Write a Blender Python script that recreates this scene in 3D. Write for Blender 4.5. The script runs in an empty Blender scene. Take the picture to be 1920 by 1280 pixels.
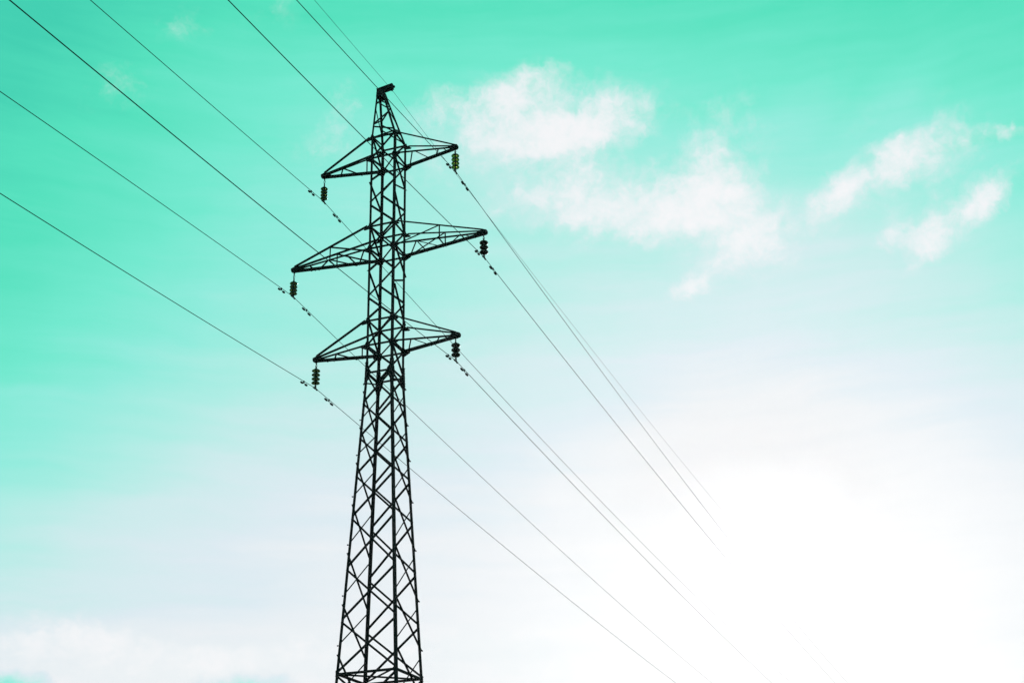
import bpy, bmesh, math, random
from mathutils import Vector, Matrix
random.seed(7)
scene = bpy.context.scene
COL = scene.collection

# ------------------------------------------------------------------ camera
CAM_H = 1.6
RIGHT, UP, FWD = Vector((0.999538, 0.012914, -0.027496)), Vector((0.030378, -0.424916, 0.904723)), Vector((0.0, 0.90514, 0.425113))
cam_data = bpy.data.cameras.new("camera")
cam_data.sensor_width = 36.0
cam_data.lens = 2361.96 / 1920.0 * 36.0
cam_data.clip_start, cam_data.clip_end = 0.1, 6000.0
cam = bpy.data.objects.new("camera", cam_data)
COL.objects.link(cam)
cam.matrix_world = Matrix(((RIGHT.x, UP.x, -FWD.x, 0), (RIGHT.y, UP.y, -FWD.y, 0),
                           (RIGHT.z, UP.z, -FWD.z, CAM_H), (0, 0, 0, 1)))
scene.camera = cam

# ------------------------------------------------------------------ exposure
scene.view_settings.view_transform = 'Standard'
scene.view_settings.look = 'None'
scene.view_settings.exposure = 0.0
scene.view_settings.gamma = 1.0
scene.view_settings.use_curve_mapping = False

# ------------------------------------------------------------------ sun and sky
SUN_AZ, SUN_EL = 11.214, 15.168      # degrees, azimuth measured from +Y towards +X
def lin(c):
    out = []
    for v in c:
        v /= 255.0
        out.append(v / 12.92 if v <= 0.04045 else ((v + 0.055) / 1.055) ** 2.4)
    return tuple(out) + (1.0,)

sun_data = bpy.data.lights.new("sun", 'SUN')
sun_data.energy = 2.5
sun_data.angle = math.radians(0.5)
sun_data.color = (1.0, 0.985, 0.965)
sun = bpy.data.objects.new("sun", sun_data)
COL.objects.link(sun)
_a, _e = math.radians(SUN_AZ), math.radians(SUN_EL)
SUN_DIR = Vector((math.sin(_a) * math.cos(_e), math.cos(_a) * math.cos(_e), math.sin(_e)))
sun.rotation_euler = SUN_DIR.to_track_quat('Z', 'Y').to_euler()

world = bpy.data.worlds.new("World")
scene.world = world
world.use_nodes = True
NT = world.node_tree
NT.nodes.clear()
def node(t, **kw):
    n = NT.nodes.new(t)
    for k, v in kw.items(): setattr(n, k, v)
    return n
def put(sock, v):
    if isinstance(v, bpy.types.NodeSocket): NT.links.new(v, sock)
    else: sock.default_value = v
def math_(op, a, b=None, c=None, clamp=False):
    n = node('ShaderNodeMath', operation=op, use_clamp=clamp)
    put(n.inputs[0], a)
    if b is not None: put(n.inputs[1], b)
    if c is not None: put(n.inputs[2], c)
    return n.outputs[0]
def vec(op, a, b=None):
    n = node('ShaderNodeVectorMath', operation=op)
    put(n.inputs[0], a)
    if b is not None: put(n.inputs[1], b)
    return n
def smooth(v, lo, hi, a=0.0, b=1.0):
    n = node('ShaderNodeMapRange', interpolation_type='SMOOTHSTEP')
    put(n.inputs[0], v); put(n.inputs[1], lo); put(n.inputs[2], hi); put(n.inputs[3], a); put(n.inputs[4], b)
    return n.outputs[0]
def noise(v, scale, detail=6.0, rough=0.55, dist=0.0):
    n = node('ShaderNodeTexNoise', noise_dimensions='3D')
    put(n.inputs['Vector'], v); n.inputs['Scale'].default_value = scale; n.inputs['Detail'].default_value = detail
    n.inputs['Roughness'].default_value = rough; n.inputs['Distortion'].default_value = dist
    return n
direction = node('ShaderNodeTexCoord').outputs['Generated']
sep = node('ShaderNodeSeparateXYZ'); put(sep.inputs[0], direction)
DEG = 180.0 / math.pi
EL = math_('MULTIPLY', math_('ARCSINE', sep.outputs[2]), DEG)             # elevation, degrees
AZ = math_('MULTIPLY', math_('ARCTAN2', sep.outputs[0], sep.outputs[1]), DEG)
GAM = math_('MULTIPLY', math_('ARCCOSINE', vec('DOT_PRODUCT', direction, tuple(SUN_DIR)).outputs['Value']), DEG)
def gauss(x, c, w):
    u = math_('DIVIDE', math_('SUBTRACT', x, c), w)
    return math_('EXPONENT', math_('MULTIPLY', math_('MULTIPLY', u, u), -1.0))
# az/el as a flat coordinate in degrees, for the veils and clouds
comb = node('ShaderNodeCombineXYZ'); put(comb.inputs[0], math_('MULTIPLY', AZ, 0.906)); put(comb.inputs[1], EL)
flat = comb.outputs[0]
def warp(v, scale, amount, detail=4.0):
    n = noise(v, scale, detail, 0.6)
    d = vec('SUBTRACT', n.outputs['Color'], (0.5, 0.5, 0.5)).outputs[0]
    m = node('ShaderNodeVectorMath', operation='MULTIPLY_ADD')
    put(m.inputs[0], d); m.inputs[1].default_value = (amount, amount, 0); put(m.inputs[2], v)
    return m.outputs[0]
K = 360.0 / 2361.96 / (2 * math.pi)      # degrees of sky per photograph pixel
def blob(coord, az, el, rx, ry, rot, strength, acc):
    m = node('ShaderNodeMapping', vector_type='TEXTURE')
    put(m.inputs['Vector'], coord)
    m.inputs['Location'].default_value = (az * 0.906, el, 0)
    m.inputs['Rotation'].default_value = (0, 0, math.radians(rot))
    m.inputs['Scale'].default_value = (rx * K, ry * K, 1.0)
    g = node('ShaderNodeTexGradient', gradient_type='SPHERICAL')
    put(g.inputs[0], m.outputs[0])
    return math_('MULTIPLY_ADD', math_('SMOOTH_MIN', g.outputs['Fac'], 0.75, 0.3), strength, acc)
# smooth whitening of the sky: elevation, glow round the sun, and broad regional haze
SKY = [0.9142, -0.6001, 0.1066, 0.4473, 0.2286, 0.174, -0.0387, -0.205, 0.0294, -0.2222, 0.1224, 0.0127, 0.174, 0.056, -0.0748, 0.003, 0.0239, -0.0671, -0.0587, -0.0049, 0.1261, 0.118, 0.0734, 0.046]
T = SKY[0]
soft = warp(flat, 0.07, 3.0, 4.0)
sx = node('ShaderNodeSeparateXYZ'); put(sx.inputs[0], soft)
for w_, s_ in zip(SKY[1:4], (math_('DIVIDE', EL, 25.0), gauss(GAM, 0.0, 9.0), gauss(GAM, 0.0, 18.0))): T = math_('MULTIPLY_ADD', s_, w_, T)
for w_, (a_, e_) in zip(SKY[4:], [(a, e) for e in (10, 19, 28, 37) for a in (-26, -13, 0, 13, 26)]):
    dx = math_('SUBTRACT', sx.outputs[0], a_ * 0.906); dy = math_('SUBTRACT', sx.outputs[1], e_)
    r2 = math_('MULTIPLY_ADD', dx, dx, math_('MULTIPLY', dy, dy))
    T = math_('MULTIPLY_ADD', math_('EXPONENT', math_('MULTIPLY', r2, -0.01)), w_, T)
# broad soft veils of thin haze (lighten) and clear patches (deepen)
VEILS = [  # azimuth, elevation, half widths, tilt, strength

(-22.07, 9.64, 85, 40, 0, -.75), (-12.51, 9.81, 100, 42, 0, -.65), (-15.97, 19.58, 460, 50, -14, .05), (-20.46, 16.08, 300, 40, -14, .04),
(5.08, 32.17, 560, 320, 0, .10), (-9.92, 32.26, 330, 240, 0, .08), (-20.71, 23.36, 420, 320, 0, .07), (-16.10, 13.38, 520, 110, 0, -.10), (16.25, 33.86, 190, 90, 22, .08), (21.29, 34.55, 120, 55, 25, .12), (20.86, 32.68, 200, 80, 22, .08), (14.32, 28.84, 260, 170, 0, .12), (-1.42, 33.86, 170, 150, 0, .10), (0.27, 32.63, 260, 120, 0, .08), (21.13, 29.14, 300, 220, 20, .12),

]
fray = warp(warp(warp(flat, 0.20, 1.5, 3.0), 0.8, 0.9, 5.0), 2.6, 0.45, 6.0)
for az, el, rx, ry, rot, s in VEILS: T = blob(soft if s > -0.4 else fray, az, el, rx, ry, rot, s, T)
# faint high streaks
st = node('ShaderNodeMapping'); put(st.inputs['Vector'], soft); st.inputs['Rotation'].default_value = (0, 0, math.radians(14)); st.inputs['Scale'].default_value = (0.07, 0.75, 1)
streak = noise(st.outputs[0], 1.0, 5.0, 0.6).outputs['Fac']
T = math_('MULTIPLY_ADD', math_('SUBTRACT', streak, 0.5), 0.22, T)
T = math_('MULTIPLY_ADD', math_('SUBTRACT', noise(flat, 0.16, 4.0, 0.55).outputs['Fac'], 0.5), 0.10, T)
T = math_('MAXIMUM', math_('MINIMUM', T, 1.3), 0.0)
T = math_('DIVIDE', T, 1.15)
ramp = node('ShaderNodeValToRGB')
stops = [(0, (66, 210, 179)), (.12, (85, 227, 191)), (.28, (114, 235, 208)), (.42, (144, 237, 221)), (.56, (174, 238, 229)), (.70, (205, 236, 237)), (.82, (221, 235, 242)), (.92, (235, 240, 244)), (1.05, (244, 246, 248)), (1.15, (247, 248, 250))]
cr = ramp.color_ramp
while len(cr.elements) < len(stops): cr.elements.new(0.5)
for e, (p, c) in zip(cr.elements, stops): e.position = p / 1.15; e.color = lin(c)
put(ramp.inputs[0], T)
# clouds: coverage from placed lobes, edges broken up by fractal noise
w1 = fray
CLOUDS = [

(1.96, 34.83, 245, 118, 0, .90), (1.77, 36.64, 115, 70, 5, .60), (6.35, 35.11, 120, 75, 10, .62), (-1.51, 35.86, 120, 105, 0, .36), (2.36, 34.17, 230, 50, 0, .42),
(-4.01, 34.69, 130, 120, 0, .20), (0.27, 32.63, 260, 80, 0, .24),
(8.30, 30.60, 310, 114, -4, .86), (11.14, 33.28, 165, 120, 35, .66), (4.97, 30.74, 270, 80, 0, .42), (11.99, 29.38, 170, 100, -10, .58), (2.77, 31.53, 180, 70, 10, .30),
(10.56, 27.74, 150, 60, 30, .50), (9.00, 26.93, 80, 30, 35, .50), (14.36, 27.41, 150, 110, 0, .28),
(19.01, 30.71, 205, 58, 22, .78), (21.45, 31.22, 125, 66, 15, .68), (16.95, 30.30, 85, 48, 20, .70), (23.58, 31.04, 120, 45, 20, .40), (25.23, 31.12, 90, 16, -18, .5),
(19.48, 28.51, 36, 78, 28, .6), (18.71, 27.82, 55, 35, 0, .5), (22.40, 28.08, 195, 48, 30, .64), (20.73, 27.23, 70, 42, 40, .4), (24.11, 28.53, 66, 36, 30, .42), (21.88, 29.11, 120, 60, 30, .36),
(15.94, 33.68, 230, 110, 22, .20), (20.96, 33.12, 200, 70, 22, .16), (-0.59, 32.65, 300, 130, 0, .16),
(-20.48, 35.15, 95, 65, 10, .34), (-8.96, 35.95, 50, 85, -15, .46), (-17.63, 38.37, 130, 50, 10, .26), (-13.55, 39.21, 110, 46, 20, .26), (-6.60, 34.05, 150, 130, 0, .20), (-10.00, 33.91, 120, 60, 20, .22),
(-19.38, 10.85, 420, 62, 0, .75), (-13.20, 11.55, 380, 66, 3, .6), (-6.65, 11.43, 330, 74, 0, .65), (-20.52, 12.21, 150, 50, 5, .62), (-17.66, 12.11, 110, 40, 0, .5), (4.84, 11.06, 460, 70, 0, .6),

]
D = 0.0
for az, el, rx, ry, rot, s in CLOUDS: D = blob(w1, az, el, rx, ry, rot, s, D)
D = math_('MINIMUM', D, 1.05)
billow = noise(w1, 0.34, 10.0, 0.64).outputs['Fac']
fine = noise(warp(flat, 0.7, 1.3, 6.0), 1.5, 9.0, 0.68).outputs['Fac']
n_ = math_('ADD', math_('MULTIPLY', math_('SUBTRACT', billow, 0.5), 1.7), math_('MULTIPLY', math_('SUBTRACT', fine, 0.5), 0.65))
edge = smooth(D, 0.0, 0.25)                                               # no noise where no cloud stands
dn = math_('ADD', D, n_)
cover = math_('MULTIPLY', math_('MULTIPLY', smooth(dn, 0.10, 0.85), smooth(dn, 0.35, 1.15, 0.60, 1.0)), edge)
cloud_col = node('ShaderNodeMix', data_type='RGBA')
put(cloud_col.inputs[0], smooth(math_('ADD', D, n_), 0.3, 1.2)); put(cloud_col.inputs[6], lin((228, 238, 242))); put(cloud_col.inputs[7], lin((246, 247, 249)))
mixc = node('ShaderNodeMix', data_type='RGBA')
put(mixc.inputs[0], cover); put(mixc.inputs[6], ramp.outputs[0]); put(mixc.inputs[7], cloud_col.outputs[2])
nish = node('ShaderNodeTexSky', sky_type='NISHITA', sun_disc=False)
nish.sun_elevation = math.radians(SUN_EL); nish.sun_rotation = math.radians(SUN_AZ)
nsc = vec('SCALE', nish.outputs[0]); nsc.inputs['Scale'].default_value = 0.1
mixn = node('ShaderNodeMix', data_type='RGBA'); mixn.inputs[0].default_value = 0.03
put(mixn.inputs[6], mixc.outputs[2]); put(mixn.inputs[7], nsc.outputs[0])
# round the sun most of the brightness is sunlight scattered forward by the added haze below, so the sky is dimmed
GLOW = -0.62
glare = math_('MULTIPLY_ADD', gauss(GAM, 0.0, 5.0), GLOW, 1.0)
gsc = vec('SCALE', mixn.outputs[2]); put(gsc.inputs['Scale'], glare)
bg = node('ShaderNodeBackground'); put(bg.inputs[0], gsc.outputs[0]); bg.inputs[1].default_value = 1.0
put(node('ShaderNodeOutputWorld').inputs[0], bg.outputs[0])

# ------------------------------------------------------------------ materials
def material(name, col, rough=0.6, metal=0.0, spec=0.2, vary=0.4, scale=9.0, col2=None, bump=0.0, transmission=0.0, ior=1.5):
    m = bpy.data.materials.new(name); m.use_nodes = True
    nt = m.node_tree; b = nt.nodes['Principled BSDF']
    tc = nt.nodes.new('ShaderNodeTexCoord'); nz = nt.nodes.new('ShaderNodeTexNoise')
    nz.inputs['Scale'].default_value = scale; nz.inputs['Detail'].default_value = 6
    nt.links.new(tc.outputs['Object'], nz.inputs['Vector'])
    rp = nt.nodes.new('ShaderNodeValToRGB')
    c2 = col2 or tuple(v * (1 - vary) for v in col)
    rp.color_ramp.elements[0].position, rp.color_ramp.elements[1].position = 0.35, 0.68
    rp.color_ramp.elements[0].color = tuple(c2) + (1,); rp.color_ramp.elements[1].color = tuple(col) + (1,)
    nt.links.new(nz.outputs['Fac'], rp.inputs[0]); nt.links.new(rp.outputs[0], b.inputs['Base Color'])
    b.inputs['Roughness'].default_value = rough; b.inputs['Metallic'].default_value = metal
    b.inputs['Specular IOR Level'].default_value = spec
    b.inputs['Transmission Weight'].default_value = transmission; b.inputs['IOR'].default_value = ior
    if bump:
        bp = nt.nodes.new('ShaderNodeBump'); bp.inputs['Strength'].default_value = bump
        nt.links.new(nz.outputs['Fac'], bp.inputs['Height']); nt.links.new(bp.outputs[0], b.inputs['Normal'])
    return m
STEEL = material("bitumen_painted_steel", (0.010, 0.012, 0.014), 0.85, spec=0.05, col2=(0.006, 0.008, 0.010))
FITTING = material("dark_cast_fitting", (0.016, 0.017, 0.017), 0.7, spec=0.08)
WIRE = material("weathered_stranded_wire", (0.022, 0.025, 0.027), 0.7, spec=0.08, scale=30)
GLASS = material("greenish_toughened_glass", (0.17, 0.20, 0.03), 0.12, spec=0.5, vary=0.1, transmission=0.93, ior=1.5)
OLD_GLASS = material("grimy_dark_glass", (0.04, 0.046, 0.008), 0.2, spec=0.4, vary=0.3, transmission=0.9, ior=1.5)
PORCELAIN = material("dark_glazed_porcelain", (0.014, 0.011, 0.009), 0.4, spec=0.1)
CONCRETE = material("footing_concrete", (0.33, 0.32, 0.30), 0.9, scale=4, bump=0.2)
GRASS = material("field_grass", (0.07, 0.10, 0.03), 0.95, scale=0.8, col2=(0.09, 0.085, 0.035), bump=0.4)

# ------------------------------------------------------------------ helpers
def link(name, bm, mat, parent=None, smooth_=False):
    bmesh.ops.recalc_face_normals(bm, faces=bm.faces)
    me = bpy.data.meshes.new(name); bm.to_mesh(me); bm.free(); me.materials.append(mat)
    if smooth_:
        for p in me.polygons: p.use_smooth = True
    o = bpy.data.objects.new(name, me); COL.objects.link(o)
    if parent: o.parent = parent
    return o
def tag(o, label=None, cat=None, group=None, kind=None):
    for k, v in (("label", label), ("category", cat), ("group", group), ("kind", kind)):
        if v: o[k] = v
    return o
def thing(name, loc, rz, label, cat, group=None):
    o = bpy.data.objects.new(name, None); COL.objects.link(o)
    o.empty_display_size = 0.3; o.location = loc; o.rotation_euler = (0, 0, rz)
    return tag(o, label, cat, group)
def prism(bm, pts, p0, p1, u, v):
    """sweep the 2-D outline pts (in u, v) from p0 to p1"""
    a = [bm.verts.new(p0 + u * x + v * y) for x, y in pts]
    b = [bm.verts.new(p1 + u * x + v * y) for x, y in pts]
    n = len(pts)
    bm.faces.new(a[::-1]); bm.faces.new(b)
    for i in range(n): bm.faces.new((a[i], a[(i + 1) % n], b[(i + 1) % n], b[i]))
def frame(p0, p1, hint):
    d = (p1 - p0).normalized(); v = (hint - d * hint.dot(d)).normalized()
    return d, d.cross(v), v                     # axis, in-plane, towards the hint
def angle(bm, p0, p1, hint, w, h, t=0.006, off=0.0, flip=1):
    """rolled steel angle: one flange of width w square to the hint, one of width h along the hint"""
    w, h = w * 1.1, h * 1.1
    d, u, v = frame(p0, p1, hint); u = u * flip
    o = v * off
    L = [(-w / 2, 0), (w / 2, 0), (w / 2, t), (-w / 2 + t, t), (-w / 2 + t, h), (-w / 2, h)]
    prism(bm, L, p0 + o, p1 + o, u, v)
def box(bm, c, s, u=Vector((1, 0, 0)), v=Vector((0, 1, 0))):
    w = u.cross(v)
    x, y, z = s
    prism(bm, [(-x / 2, -y / 2), (x / 2, -y / 2), (x / 2, y / 2), (-x / 2, y / 2)], c - w * z / 2, c + w * z / 2, u, v)
def rod(bm, p0, p1, r, n=8, r1=None):
    d = (p1 - p0).normalized(); h = Vector((0, 0, 1)) if abs(d.z) < .9 else Vector((1, 0, 0))
    u = d.cross(h).normalized(); v = d.cross(u)
    r1 = r if r1 is None else r1
    a = [bm.verts.new(p0 + (u * math.cos(6.28319 * i / n) + v * math.sin(6.28319 * i / n)) * r) for i in range(n)]
    b = [bm.verts.new(p1 + (u * math.cos(6.28319 * i / n) + v * math.sin(6.28319 * i / n)) * r1) for i in range(n)]
    bm.faces.new(a[::-1]); bm.faces.new(b)
    for i in range(n): bm.faces.new((a[i], a[(i + 1) % n], b[(i + 1) % n], b[i]))
def tube(bm, pts, r, n=7):
    rings = []
    for i, p in enumerate(pts):
        d = (pts[min(i + 1, len(pts) - 1)] - pts[max(i - 1, 0)]).normalized()
        h = Vector((0, 0, 1)) if abs(d.z) < .9 else Vector((1, 0, 0))
        u = d.cross(h).normalized(); v = d.cross(u)
        rings.append([bm.verts.new(p + (u * math.cos(6.28319 * k / n) + v * math.sin(6.28319 * k / n)) * r) for k in range(n)])
    for a, b in zip(rings, rings[1:]):
        for k in range(n): bm.faces.new((a[k], a[(k + 1) % n], b[(k + 1) % n], b[k]))
    bm.faces.new(rings[0][::-1]); bm.faces.new(rings[-1])
def lathe(bm, prof, n=28, closed=True):
    rings = []
    for r, z in prof:
        if r < 1e-6: rings.append([bm.verts.new((0, 0, z))])
        else: rings.append([bm.verts.new((r * math.cos(6.28319 * k / n), r * math.sin(6.28319 * k / n), z)) for k in range(n)])
    seq = list(zip(rings, rings[1:])) + ([(rings[-1], rings[0])] if closed and len(rings[0]) > 1 and len(rings[-1]) > 1 else [])
    for a, b in seq:
        for k in range(n):
            q = (k + 1) % n
            if len(a) == 1 and len(b) == 1: continue
            if len(a) == 1: bm.faces.new((a[0], b[q], b[k]))
            elif len(b) == 1: bm.faces.new((a[k], a[q], b[0]))
            else: bm.faces.new((a[k], a[q], b[q], b[k]))
def plate(bm, c, outline, u, v, t):
    w = u.cross(v).normalized()
    prism(bm, outline, c - w * t / 2, c + w * t / 2, u, v)
def bolt(bm, c, n, r=0.013, l=0.022): rod(bm, c - n * 0.004, c + n * l, r, 6)
X, Y, Z = Vector((1, 0, 0)), Vector((0, 1, 0)), Vector((0, 0, 1))

# ------------------------------------------------------------------ ground
bm = bmesh.new()
N = 40
grid = [[bm.verts.new((-700 + 1400 * i / N, -700 + 1400 * j / N, 0)) for j in range(N + 1)] for i in range(N + 1)]
for i in range(N):
    for j in range(N): bm.faces.new((grid[i][j], grid[i + 1][j], grid[i + 1][j + 1], grid[i][j + 1]))
tag(link("ground", bm, GRASS), kind="structure")

# ------------------------------------------------------------------ added haze volume: fades far wires the way lens flare does
HAZE = 0.00012
bm = bmesh.new()
bmesh.ops.create_cube(bm, size=1.0, matrix=Matrix.Translation((0, 0, 16.5)) @ Matrix.Diagonal((1410, 1410, 35, 1)))
hz = bpy.data.materials.new("flare_haze"); hz.use_nodes = True
hz.node_tree.nodes.clear()
ho = hz.node_tree.nodes.new('ShaderNodeOutputMaterial'); hv = hz.node_tree.nodes.new('ShaderNodeVolumePrincipled')
hv.inputs['Color'].default_value = (0.96, 0.97, 1.0, 1); hv.inputs['Density'].default_value = HAZE; hv.inputs['Anisotropy'].default_value = 0.93
hz.node_tree.links.new(hv.outputs[0], ho.inputs['Volume'])
tag(link("haze", bm, hz), kind="stuff")

# ------------------------------------------------------------------ lattice tower
TH = 0.320311
BASE = Vector((-4.14565, 37.3634, 0))
RZ = -TH
ROT = Matrix.Rotation(RZ, 3, 'Z')
def W(p): return BASE + ROT @ Vector(p)          # tower coordinates -> world
tower = thing("lattice_tower", BASE, RZ, "tall black steel lattice power line tower with three pairs of pointed crossarms", "pylon")
A_UP = 0.468
Z_BR, Z_BT, A_BT = 18.058, 8.491, 0.953
SL = (A_BT - A_UP) / (Z_BR - Z_BT)
def half(z): return A_UP if z >= Z_BR else A_UP + (Z_BR - z) * SL
LV = {'t1': 27.098, 'b1': 26.208, 't2': 23.496, 'b2': 22.598, 't3': 19.922, 'b3': 19.008, 'br': 18.058, 'bt': 8.491}
SG = {1: (-1, -1), 2: (-1, 1), 3: (1, -1), 4: (1, 1)}    # 1 and 3 on the near face, 2 and 4 on the far face
def corner(k, z): return Vector((SG[k][0] * half(z), SG[k][1] * half(z), z))
FACES = {'near': (1, 3, Vector((0, -1, 0))), 'far': (2, 4, Vector((0, 1, 0))), 'left': (1, 2, Vector((-1, 0, 0))), 'right': (3, 4, Vector((1, 0, 0)))}
LEGW = {True: 0.080, False: 0.088}
for k, (sx, sy) in SG.items():                    # four legs, an L angle each, lower and upper length spliced
    bm = bmesh.new()
    t = 0.009
    for z0, z1, w in ((0.25, Z_BR - 0.004, LEGW[False]), (Z_BR, LV['t1'] + 0.05, LEGW[True])):
        p0, p1 = corner(k, z0), corner(k, z1)
        pts = [(0, 0), (w, 0), (w, t), (t, t), (t, w), (0, w)]
        prism(bm, pts, p0, p1, X * -sx, Y * -sy)
    leg = link("leg", bm, STEEL, tower)
    zs = [17.56, 16.32, 15.13, 13.77, 12.24, 10.68, 9.21, 7.7] + [26.0 - 0.0 * i for i in range(0)]
    for z in zs:
        if k in (1, 4):
            bm = bmesh.new(); c = corner(k, z + 0.10)
            d = Vector((sx, sy * 0.15, 0)).normalized()
            rod(bm, c - d * 0.01 + Y * -sy * 0.03, c + d * 0.055 + Y * -sy * 0.03, 0.014, 6)
            rod(bm, c + d * 0.045 + Y * -sy * 0.03, c + d * 0.06 + Y * -sy * 0.03, 0.026, 6)
            link("step_bolt", bm, STEEL, leg)
    bm = bmesh.new()                              # splice cover with its rows of bolts
    w = 0.095
    q0, q1 = corner(k, Z_BR - 0.42), corner(k, Z_BR + 0.38)
    prism(bm, [(-0.011, -0.011), (w, -0.011), (w, -0.002), (-0.002, -0.002), (-0.002, w), (-0.011, w)], q0, q1, X * -sx, Y * -sy)
    for i in range(9):
        z = Z_BR - 0.37 + 0.09 * i
        c = corner(k, z)
        bolt(bm, c + Vector((sx * 0.011, -sy * (0.03 + 0.02 * (i % 2)), 0)), Vector((sx, 0, 0)), 0.016, 0.034)
        bolt(bm, c + Vector((-sx * (0.03 + 0.02 * (i % 2)), sy * 0.011, 0)), Vector((0, sy, 0)), 0.016, 0.034)
    link("splice_plate", bm, STEEL, leg)
    bm = bmesh.new()                              # footing, out of the picture
    c = corner(k, 0.0)
    box(bm, Vector((c.x, c.y, 0.02)), (0.7, 0.7, 0.46)); box(bm, Vector((c.x, c.y, 0.255)), (0.36, 0.36, 0.014))
    link("footing", bm, CONCRETE, tower)
def member(name, face, ka, za, kb, zb, w=0.052, h=0.036, outside=False, inset=0.034, flip=1):
    """bar between two legs in a tower face, bolted outside or inside the leg flange"""
    _, _, n = FACES[face]
    pa, pb = corner(ka, za), corner(kb, zb)
    d = (pb - pa).normalized()
    g = (pb - pa); g.z = 0; g.normalize()
    pa, pb = pa + g * inset, pb - g * inset
    ext = d * 0.03
    bm = bmesh.new()
    if outside: angle(bm, pa - ext, pb + ext, n, w, h, off=0.002, flip=flip)
    else: angle(bm, pa - ext, pb + ext, -n, w, h, off=0.012, flip=flip)
    return link(name, bm, STEEL, tower)
# lower body: crossed diagonals, the side faces half a panel out of step with the near and far ones
NB = [18.05, 17.0, 15.82, 14.56, 13.19, 11.6, 10.03, 8.49, 6.75, 4.9]
SB = [17.56, 16.32, 15.13, 13.77, 12.24, 10.68, 9.21, 7.65, 5.85]
for i, (z1, z0) in enumerate(zip(NB, NB[1:])):
    for f in ('near', 'far'):
        a, b, _ = FACES[f]
        g = 0.05 if i else 0.02
        member("diagonal_brace", f, a, z1 - g, b, z0 + 0.07, w=0.056, outside=True)
        member("diagonal_brace", f, b, z1 - g, a, z0 + 0.07, w=0.056, flip=-1)
for i, (z1, z0) in enumerate(zip(SB, SB[1:])):
    for f in ('left', 'right'):
        a, b, _ = FACES[f]
        member("diagonal_brace", f, a, z1 - 0.16, b, z0 + 0.10, w=0.05, h=0.034, outside=True)
        member("diagonal_brace", f, b, z1 - 0.10, a, z0 + 0.16, w=0.04, h=0.026, flip=-1)
for f in ('left', 'right'):                        # half panel under the splice
    a, b, _ = FACES[f]
    member("diagonal_brace", f, a, 18.0, b, 17.66, w=0.045)
    member("diagonal_brace", f, b, 18.0, a, 17.70, w=0.045, outside=True)
# upper body: single zigzag bracing
ZIG = {
 'near': [[(1, 26.2), (3, 25.31)], [(3, 25.17), (1, 24.45)], [(1, 24.33), (3, 23.55)], [(1, 22.6), (3, 21.74)], [(3, 21.64), (1, 20.85)], [(1, 20.75), (3, 19.98)], [(1, 19.0), (3, 18.21)]],
 'far': [[(4, 26.2), (2, 25.38)], [(2, 25.25), (4, 24.43)], [(4, 24.34), (2, 23.55)], [(4, 22.6), (2, 21.77)], [(2, 21.62), (4, 20.83)], [(4, 20.77), (2, 19.98)], [(4, 19.0), (2, 18.15)]],
 'left': [[(2, 26.2), (1, 25.36)], [(1, 25.27), (2, 24.69)], [(2, 24.38), (1, 23.55)], [(2, 22.6), (1, 21.77)], [(1, 21.71), (2, 21.04)], [(2, 20.77), (1, 19.98)], [(2, 19.0), (1, 18.2)]],
 'right': [[(3, 26.2), (4, 25.34)], [(4, 25.26), (3, 24.95)], [(3, 24.80), (4, 23.55)], [(3, 22.6), (4, 21.79)], [(4, 21.68), (3, 21.25)], [(3, 21.10), (4, 19.98)], [(3, 19.0), (4, 18.2)]]}
for f, bars in ZIG.items():
    for i, ((ka, za), (kb, zb)) in enumerate(bars): member("lacing_bar", f, ka, za, kb, zb, w=0.066 if f in ('near', 'far') else 0.06, h=0.045, outside=bool(i % 2))
for n in '123':                                    # bays between the two rings of each pair of crossarms
    t, b = LV['t' + n], LV['b' + n]
    member("lacing_bar", 'near', 1, b, 3, t, w=0.05, outside=True)
    member("lacing_bar", 'far', 2, t, 4, b, w=0.05)
    if n != '1': member("lacing_bar", 'near', 1, t, 3, b, w=0.045)
    member("lacing_bar", 'left', 1, t, 2, b, w=0.055, h=0.045)
    member("lacing_bar", 'right', 4, t, 3, b, w=0.05)
    for lv in (t, b):
        for f, (ka, kb, nn) in FACES.items(): member("horizontal_strut", f, ka, lv, kb, lv, w=0.048, h=0.042, outside=(lv == b))
    bm = bmesh.new(); angle(bm, corner(2, b) + Vector((.04, -.04, -0.03)), corner(3, b) + Vector((-.04, .04, -0.03)), Z, 0.05, 0.045); link("plan_brace", bm, STEEL, tower)
for f, (ka, kb, nn) in FACES.items():
    member("horizontal_strut", f, ka, LV['br'], kb, LV['br'], w=0.05, h=0.045)
    member("horizontal_strut", f, ka, LV['bt'], kb, LV['bt'], w=0.06, h=0.055)
for ka, kb, dz in ((1, 4, -0.03), (2, 3, 0.03)):
    bm = bmesh.new(); angle(bm, corner(ka, LV['bt']) + Z * dz, corner(kb, LV['bt']) + Z * dz, Z, 0.055, 0.05); link("plan_brace", bm, STEEL, tower)
bm = bmesh.new(); angle(bm, corner(2, LV['br']) + Vector((.05, -.05, 0)), corner(3, LV['br']) + Vector((-.05, .05, 0)), Z, 0.06, 0.05); link("plan_brace", bm, STEEL, tower)
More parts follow.
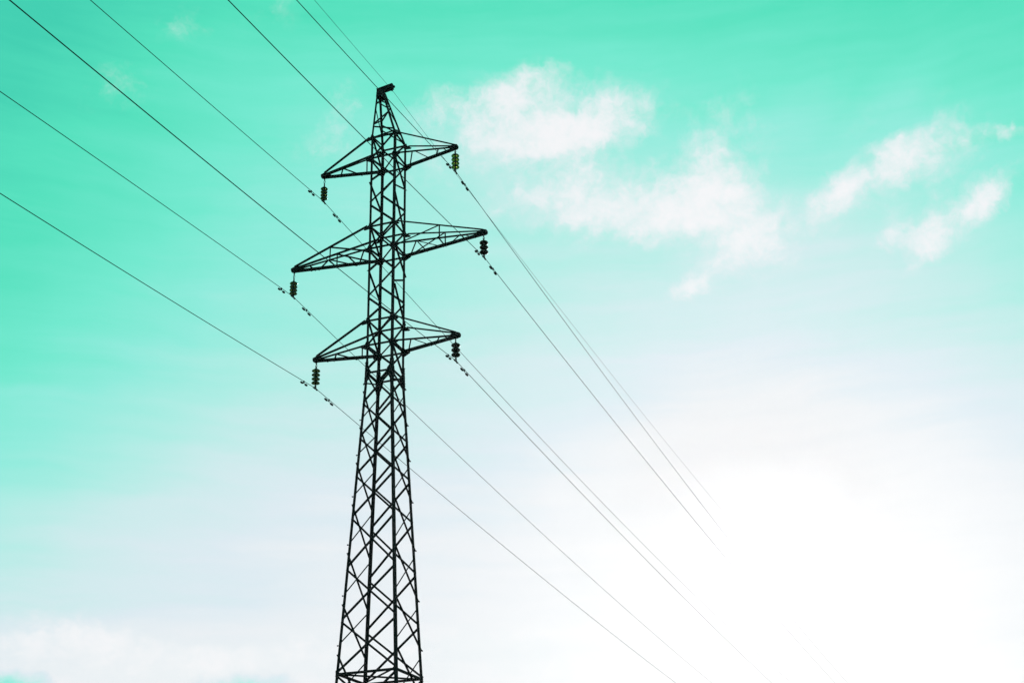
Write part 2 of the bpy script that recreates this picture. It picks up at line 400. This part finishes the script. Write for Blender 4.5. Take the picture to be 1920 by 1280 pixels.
# gusset plates with bolts
def gusset(k, z, ol, side=1, t=0.010, face='y'):
    sx, sy = SG[k]
    bm = bmesh.new()
    n = Vector((0, sy, 0)) if face == 'y' else Vector((sx, 0, 0))
    u = Vector((-sx, 0, 0)) if face == 'y' else Vector((0, -sy, 0))
    c = corner(k, z) + n * 0.017
    pts = [(x, y) for x, y in ol]
    plate(bm, c, pts, u, Z, t)
    for i in range(5):
        x, y = pts[i % len(pts)]; bolt(bm, c + u * (x * 0.6) + Z * (y * 0.6), n, 0.011, 0.012)
    link("gusset_plate", bm, STEEL, tower)
UPPER = [(-0.20, -0.115), (-0.155, -0.15), (0.0, -0.13), (0.10, -0.10), (0.12, 0.03), (0.06, 0.11), (0.0, 0.11), (-0.01, 0.04)]
LOWER = [(-0.20, -0.045), (0.0, -0.15), (0.09, -0.14), (0.13, -0.03), (0.13, 0.06), (0.07, 0.14), (0.0, 0.15), (-0.05, 0.05), (-0.19, 0.035)]
for n in '123':
    for k in SG:
        gusset(k, LV['t' + n], UPPER); gusset(k, LV['b' + n], LOWER)
        gusset(k, LV['b' + n], [(0.0, -0.12), (0.09, -0.1), (0.12, 0.05), (0.07, 0.12), (0.0, 0.12)], face='x')
for k in SG:
    gusset(k, LV['br'] - 0.06, [(0.0, -0.24), (0.10, -0.24), (0.17, -0.05), (0.19, 0.10), (0.10, 0.22), (0.0, 0.20)])
    gusset(k, LV['br'] - 0.06, [(0.0, -0.2), (0.10, -0.18), (0.15, 0.0), (0.10, 0.16), (0.0, 0.18)], face='x')
    gusset(k, LV['bt'], [(0.0, -0.1), (0.09, -0.08), (0.12, 0.03), (0.05, 0.1), (0.0, 0.1)])
# ---- crossarms
TIP = {'1': 2.591, '2': 3.597, '3': 2.602}
LEN_TXT = {}
def crossarm(n, s):
    t, b, L = LV['t' + n], LV['b' + n], TIP[n]
    near, far = (1, 2) if s < 0 else (3, 4)
    tipn, tipf = Vector((s * (L - 0.03), -0.055, b)), Vector((s * (L - 0.03), 0.055, b))
    cn, cf = corner(near, b) + Vector((0, -0.02, 0)), corner(far, b) + Vector((0, 0.02, 0))
    bm = bmesh.new()                               # the two bottom chords are the body of the arm
    angle(bm, cn, tipn, Z, 0.062, 0.062, 0.008, flip=s)
    angle(bm, cf, tipf, Z, 0.080, 0.080, 0.008, flip=-s)
    arm = link("crossarm", bm, STEEL, tower)
    tn, tf = corner(near, t) + Vector((0, -0.02, 0)), corner(far, t) + Vector((0, 0.02, 0))
    tt = Vector((s * (L - 0.12), 0, b + 0.13))
    ties = []
    for p, y in ((tn, -0.05), (tf, 0.05)):
        bm = bmesh.new(); e = tt + Y * y
        angle(bm, p + (e - p).normalized() * 0.05, e, Z, 0.052, 0.050, 0.006); link("tie_rod", bm, STEEL, arm); ties.append((p, e))
    def on(which, f):                              # a point along a member, 0 at the body
        a, e = {'n': (cn, tipn), 'f': (cf, tipf), 'tn': ties[0], 'tf': ties[1]}[which]
        return a.lerp(e, f)
    def lace(a, fa, c, fc, w=0.04, dz=-0.008, name="lacing_bar"):
        bm = bmesh.new(); p, q = on(a, fa), on(c, fc)
        d = (q - p).normalized() * 0.025
        angle(bm, p + Z * dz - d, q + Z * dz + d, -Z if a in 'nf' and c in 'nf' else Y, w, w * 0.7, 0.005); link(name, bm, STEEL, arm)
    A_, B_ = ('n', 'f') if s < 0 else ('f', 'n')
    if n != '2':
        lace(A_, .07, B_, .26 if s < 0 else .28); lace(B_, .34, A_, .53 if s < 0 else .49); lace(A_, .57, B_, .71)
        lace(B_, .80, A_, .84, 0.035)
    else:
        for q in '12': pass
        lace(A_, .06, B_, .245); lace(B_, .26, A_, .27); lace(B_, .275, A_, .47); lace('n', .50, 'f', .50, 0.05)
        lace(A_, .535, B_, .71); lace(B_, .745, A_, .755, 0.04); lace(B_, .79, A_, .86, 0.035)
        for tie, ch, in (('tn', 'n'), ('tf', 'f')):
            lace(tie, .515, ch, .50, 0.042, 0.0, "strut"); lace(tie, .505, ch, .05, 0.045, 0.0, "strut")
        lace('tn', .51, 'tf', .51, 0.04, 0.0, "strut")
    bm = bmesh.new()                               # tip plates and the hanger lug
    for y in (-0.066, 0.066):
        plate(bm, Vector((s * (L - 0.14), y, b + 0.06)), [(q * s, r) for q, r in ((-0.16, -0.045), (0.09, -0.085), (0.16, -0.035), (0.16, 0.045), (0.04, 0.09), (-0.12, 0.05), (-0.22, 0.0))], X, Z, 0.010)
    box(bm, Vector((s * (L - 0.06), 0, b + 0.045)), (0.11, 0.122, 0.09))
    box(bm, Vector((s * (L - 0.015), 0, b + 0.05)), (0.06, 0.118, 0.12))
    for i in range(4):
        for y in (-1, 1): bolt(bm, Vector((s * (L - 0.06 - 0.07 * i), y * 0.071, b + 0.02 + 0.05 * (i % 2))), Y * y, 0.013, 0.02)
    box(bm, Vector((s * (L - 0.09), 0, b - 0.02)), (0.07, 0.014, 0.10))
    link("tip_plate", bm, STEEL, arm)
    return arm
for n in '123':
    for s in (-1, 1): crossarm(n, s)
# ---- peak
PX, PA, PZ = -0.335, 0.125, 29.28
def pk(k, f):
    a = corner(k, LV['t1']); e = Vector((PX + SG[k][0] * PA, SG[k][1] * PA, PZ))
    return a.lerp(e, f)
bm = bmesh.new()
for k, (sx, sy) in SG.items():
    prism(bm, [(0, 0), (0.068, 0), (0.068, 0.008), (0.008, 0.008), (0.008, 0.068), (0, 0.068)], pk(k, 0), pk(k, 1), X * -sx, Y * -sy)
peak = link("peak", bm, STEEL, tower)
PKZ = {'near': [(1, .0, 3, .06), (1, .25, 3, .10), (1, .30, 3, .52), (3, .57, 1, .80)], 'far': [(4, .03, 2, .38), (2, .47, 4, .20), (2, .50, 4, .74), (4, .8, 2, .92)],
       'left': [(1, .02, 2, .10), (1, .28, 2, .55), (2, .24, 1, .66), (1, .70, 2, .93)], 'right': [(3, .05, 4, .30), (4, .34, 3, .56), (3, .6, 4, .78), (4, .82, 3, .93)]}
for f, bars in PKZ.items():
    nn = FACES[f][2]
    for ka, fa, kb, fb in bars:
        bm = bmesh.new(); p, q = pk(ka, fa), pk(kb, fb)
        angle(bm, p.lerp(q, .03), p.lerp(q, .97), -nn, 0.042, 0.03, 0.005, off=0.011); link("lacing_bar", bm, STEEL, peak)
bm = bmesh.new()                                   # cap: gussets round the apex
for f, (ka, kb, nn) in FACES.items():
    o = nn * 0.012
    v = [pk(ka, .90) + o, pk(kb, .90) + o, pk(kb, 1.0) + o, pk(ka, 1.0) + o]
    i_ = [p - nn * 0.010 for p in v]
    a = [bm.verts.new(p) for p in v]; c = [bm.verts.new(p) for p in i_]
    bm.faces.new(a); bm.faces.new(c[::-1])
    for i in range(4): bm.faces.new((a[i], c[i], c[(i + 1) % 4], a[(i + 1) % 4]))
box(bm, Vector((PX, 0, PZ + 0.012)), (0.26, 0.25, 0.02))
link("cap_plate", bm, STEEL, peak)
bm = bmesh.new()                                   # head beam: two channels back to back, with end plate
HX0, HX1 = PX - 0.165, 0.13
for y in (-0.05, 0.05):
    s = 1 if y > 0 else -1
    prism(bm, [(0, -0.085), (s * 0.045, -0.085), (s * 0.045, -0.075), (s * 0.009, -0.075), (s * 0.009, 0.075), (s * 0.045, 0.075), (s * 0.045, 0.085), (0, 0.085)],
          Vector((HX0, y, PZ + 0.105)), Vector((HX1, y, PZ + 0.19)), Y, Z)
box(bm, Vector((HX0 + .16, 0, PZ + 0.12)), (0.28, 0.095, 0.13)); box(bm, Vector((HX1 - 0.05, 0, PZ + 0.165)), (0.05, 0.095, 0.13))
prism(bm, [(-0.06, 0.087), (0.06, 0.087), (0.06, 0.095), (-0.06, 0.095)], Vector((HX0 + .01, 0, PZ + 0.106)), Vector((HX1 - .01, 0, PZ + 0.189)), Y, Z)
box(bm, Vector((HX1 + 0.03, 0.0, PZ + 0.16)), (0.07, 0.05, 0.07))
box(bm, Vector((0.071, 0, PZ + 0.075)), (0.05, 0.014, 0.13))
link("head_beam", bm, STEEL, peak)

# ------------------------------------------------------------------ wires
# attachment (x, z) in tower coordinates and the two spans: slope and curvature away from the tower
SPAN = {
 'TL': (-2.487, 25.198, (-.21578, .00030), (-.13109, .00070)), 'TR': (2.514, 25.280, (-.28208, .00058), (-.14566, .00065)),
 'ML': (-3.514, 21.623, (-.17411, -.00040), (-.13379, .00057)), 'MR': (3.491, 21.720, (-.25486, .00056), (-.1234, .00057)),
 'LL': (-2.507, 18.038, (-.16117, .00052), (-.11269, .00050)), 'LR': (2.464, 18.168, (-.20311, .00058), (-.11648, .00057)),
 'GW': (0.071, 29.345, (-.25815, .00049), (-.11109, .00061))}
def wire_pt(k, side, s):
    x, z, bk, fw = SPAN[k]
    b, c = bk if side < 0 else fw
    if side < 0:
        s2 = min(s, 40.0)                          # beyond the picture, behind the camera, the span flattens out and rises
        dz = b * s2 + c * s2 * s2
        if s > 40: dz += (b + 80 * c) * (s - 40) + 0.0022 * (s - 40) ** 2
        return W((x + 0.0942 * s, -s, max(z + dz, 6.0)))
    return W((x + 0.0834 * s, s, z + b * s + c * s * s))
WHERE = {'TL': 'left end of the top crossarm', 'TR': 'right end of the top crossarm', 'ML': 'left end of the long middle crossarm',
         'MR': 'right end of the long middle crossarm', 'LL': 'left end of the lowest crossarm', 'LR': 'right end of the lowest crossarm'}
for k in SPAN:
    pts = []
    ss = [-110, -90, -75, -60, -50] + [-44 + 0.5 * i for i in range(0, 80)] + [-4 + 0.2 * i for i in range(0, 40)] + [4 + 1.0 * i for i in range(0, 60)] + [64 + 3 * i for i in range(0, 52)]
    for s in ss: pts.append(wire_pt(k, -1 if s < 0 else 1, abs(s)))
    bm = bmesh.new(); tube(bm, pts, 0.0100 if k != 'GW' else 0.0058, 7)
    o = link("conductor" if k != 'GW' else "ground_wire", bm, WIRE, None, True)
    if k == 'GW': tag(o, "thinnest black wire, running over the head beam at the very top of the tower", "wire")
    else: tag(o, "black power cable carried by the insulator under the %s" % WHERE[k], "wire", "power cables strung along the line")
# ------------------------------------------------------------------ insulator strings
def disc_glass(bm, R):
    prof = [(0.040, -0.030), (0.055, -0.034), (R * .62, -0.044), (R * .86, -0.062), (R * .985, -0.088), (R, -0.100), (R * .96, -0.104),
            (R * .90, -0.088), (R * .80, -0.072), (R * .74, -0.090), (R * .69, -0.090), (R * .62, -0.066), (R * .52, -0.064), (R * .47, -0.084), (R * .42, -0.084), (R * .34, -0.060), (0.030, -0.056)]
    lathe(bm, prof)
def disc_porcelain(bm, R, p):
    h = p
    prof = [(0.045, -0.02), (R * .55, -0.035), (R * .85, -0.055), (R * .98, -0.078), (R, -0.095), (R * .97, -0.112), (R * .86, -0.128), (R * .62, -0.14), (0.05, -0.145)]
    lathe(bm, prof)
STR = {  # pitch, number of discs, hanger length, radius, glass
 'TL': (0.131, 4, 0.35, 0.126, True, 'slim string of four glassy discs, partly see-through'), 'ML': (0.129, 4, 0.33, 0.134, True, ''), 'LL': (0.146, 4, 0.21, 0.140, True, ''),
 'TR': (0.152, 4, 0.17, 0.138, True, ''), 'MR': (0.175, 3, 0.20, 0.143, False, ''), 'LR': (0.168, 3, 0.16, 0.146, False, '')}
ARMZ = {'T': LV['b1'], 'M': LV['b2'], 'L': LV['b3']}
for k, (pitch, n, hang, R, glass, _) in STR.items():
    x, zc = SPAN[k][0], SPAN[k][1]
    top = ARMZ[k[0]] - 0.05
    drop = top - zc
    kind = "four glassy green" if glass else "three solid black"
    root = thing("insulator_string", W((x, 0, top)), RZ, "insulator of %s discs hanging from the %s" % (kind, WHERE[k]), "insulator",
                 "insulators hanging from the crossarm tips")
    bm = bmesh.new()                               # shackle, links and ball eye
    h = max(hang - 0.02, 0.1)
    ring = lambda c, r, a, u: tube(bm, [c + u * (r * math.cos(6.28319 * i / 12)) + Z * (a * math.sin(6.28319 * i / 12)) for i in range(13)], 0.011, 6)
    nl = max(1, int(round(h / 0.10))); step = h / nl
    for i in range(nl):
        ring(Vector((0, 0, -step * (i + .5) + 0.015)), 0.026, step * .55, X if i % 2 else Y)
    rod(bm, Vector((0, 0, -h + 0.05)), Vector((0, 0, -hang - 0.01)), 0.020, 8, 0.03)
    link("shackle", bm, FITTING, root, True)
    for i in range(n):
        bm = bmesh.new()
        if glass: disc_glass(bm, R)
        else: disc_porcelain(bm, R, pitch)
        d = link("insulator_disc", bm, (GLASS if k == 'TR' else OLD_GLASS) if glass else PORCELAIN, root, True); d.location = (0, 0, -hang - pitch * i)
        bm = bmesh.new()
        lathe(bm, [(0.0, 0.012), (0.024, 0.010), (0.040, 0.0), (0.047, -0.02), (0.050, -0.040), (0.0, -0.042)], 16, False)
        rod(bm, Vector((0, 0, -0.040)), Vector((0, 0, -pitch + 0.008)), 0.020 if glass else 0.03, 10)
        link("metal_cap", bm, FITTING, d, True)
    zb = -hang - pitch * n
    bm = bmesh.new()
    rod(bm, Vector((0, 0, zb + 0.03)), Vector((0, 0, -drop + 0.05)), 0.016, 8)
    for y in (-0.02, 0.02): plate(bm, Vector((y, 0, -drop + 0.045)), [(-0.03, -0.07), (0.03, -0.07), (0.022, 0.05), (-0.022, 0.05)], Y, Z, 0.008)
    b0, f0 = SPAN[k][2][0], SPAN[k][3][0]
    tube(bm, [Vector((0, -0.14, b0 * .14 - drop - 0.004)), Vector((0, -0.07, b0 * .07 - drop - 0.006)), Vector((0, 0, -drop - 0.004)), Vector((0, 0.07, f0 * .07 - drop - 0.006)), Vector((0, 0.14, f0 * .14 - drop - 0.004))], 0.026, 8)
    for y in (-0.055, 0.055): rod(bm, Vector((0, y, -drop - 0.06)), Vector((0, y, -drop + 0.04)), 0.011, 6)
    link("suspension_clamp", bm, FITTING, root)
# suspension of the ground wire
gw = SPAN['GW']
root = thing("wire_clamp", W((gw[0], 0, PZ + 0.0)), RZ, "small clamp holding the thin top wire under the right end of the head beam", "clamp")
bm = bmesh.new(); dz = gw[1] - PZ
rod(bm, Vector((0, 0, 0.0)), Vector((0, 0, dz)), 0.014, 8); link("hanger", bm, FITTING, root)
bm = bmesh.new(); tube(bm, [Vector((0, -0.09, dz - 0.02)), Vector((0, 0, dz)), Vector((0, 0.09, dz - 0.008))], 0.018, 8); link("clamp_body", bm, FITTING, root)
# ------------------------------------------------------------------ vibration dampers
DS = {'TL': (1.14, 0.91), 'ML': (0.98, 0.87), 'LL': (0.97, 0.86), 'TR': (0.85, 0.74), 'MR': (0.88, 0.70), 'LR': (0.86, 0.62)}
def make_damper():
    root = thing("vibration_damper", (0, 0, 0), 0, "x", "damper", "dumbbell dampers clamped to the power cables")
    bm = bmesh.new(); box(bm, Vector((0, 0, -0.03)), (0.022, 0.045, 0.085)); rod(bm, Vector((-.02, 0, 0.0)), Vector((.02, 0, 0.0)), 0.024, 8); rod(bm, Vector((-.025, 0, -0.03)), Vector((.025, 0, -0.03)), 0.010, 6)
    link("clamp", bm, FITTING, root)
    bm = bmesh.new(); tube(bm, [Vector((0, y, -0.068 - 0.35 * y * y)) for y in (-.22, -.15, -.07, 0, .07, .15, .22)], 0.007, 6); link("messenger_cable", bm, FITTING, root)
    for s in (-1, 1):
        bm = bmesh.new()
        prof = [(0.0, -0.09), (0.022, -0.086), (0.034, -0.06), (0.036, 0.02), (0.030, 0.06), (0.018, 0.084), (0.0, 0.086)]
        lathe(bm, prof, 14, False)
        bmesh.ops.rotate(bm, verts=bm.verts, cent=(0, 0, 0), matrix=Matrix.Rotation(-s * 1.5708, 3, 'X'))
        bmesh.ops.translate(bm, verts=bm.verts, vec=(0, s * 0.185, -0.082))
        link("weight", bm, FITTING, root, True)
    return root
proto = make_damper(); first = True
for k, (sb, sf) in DS.items():
    for side, s in ((-1, sb), (1, sf)):
        if first: o = proto; first = False
        else:
            o = proto.copy(); COL.objects.link(o)
            for ch in proto.children:
                c = ch.copy(); COL.objects.link(c); c.parent = o
        p, q = wire_pt(k, side, s), wire_pt(k, side, s + 0.3)
        d = (q - p).normalized()
        x = d.cross(Z).normalized(); z = x.cross(d)
        o.matrix_world = Matrix(((x.x, d.x, z.x, p.x), (x.y, d.y, z.y, p.y), (x.z, d.z, z.z, p.z), (0, 0, 0, 1)))
        o["label"] = "damper clamped just %s the insulator of the %s" % ("left of" if side < 0 else "right of", WHERE[k])
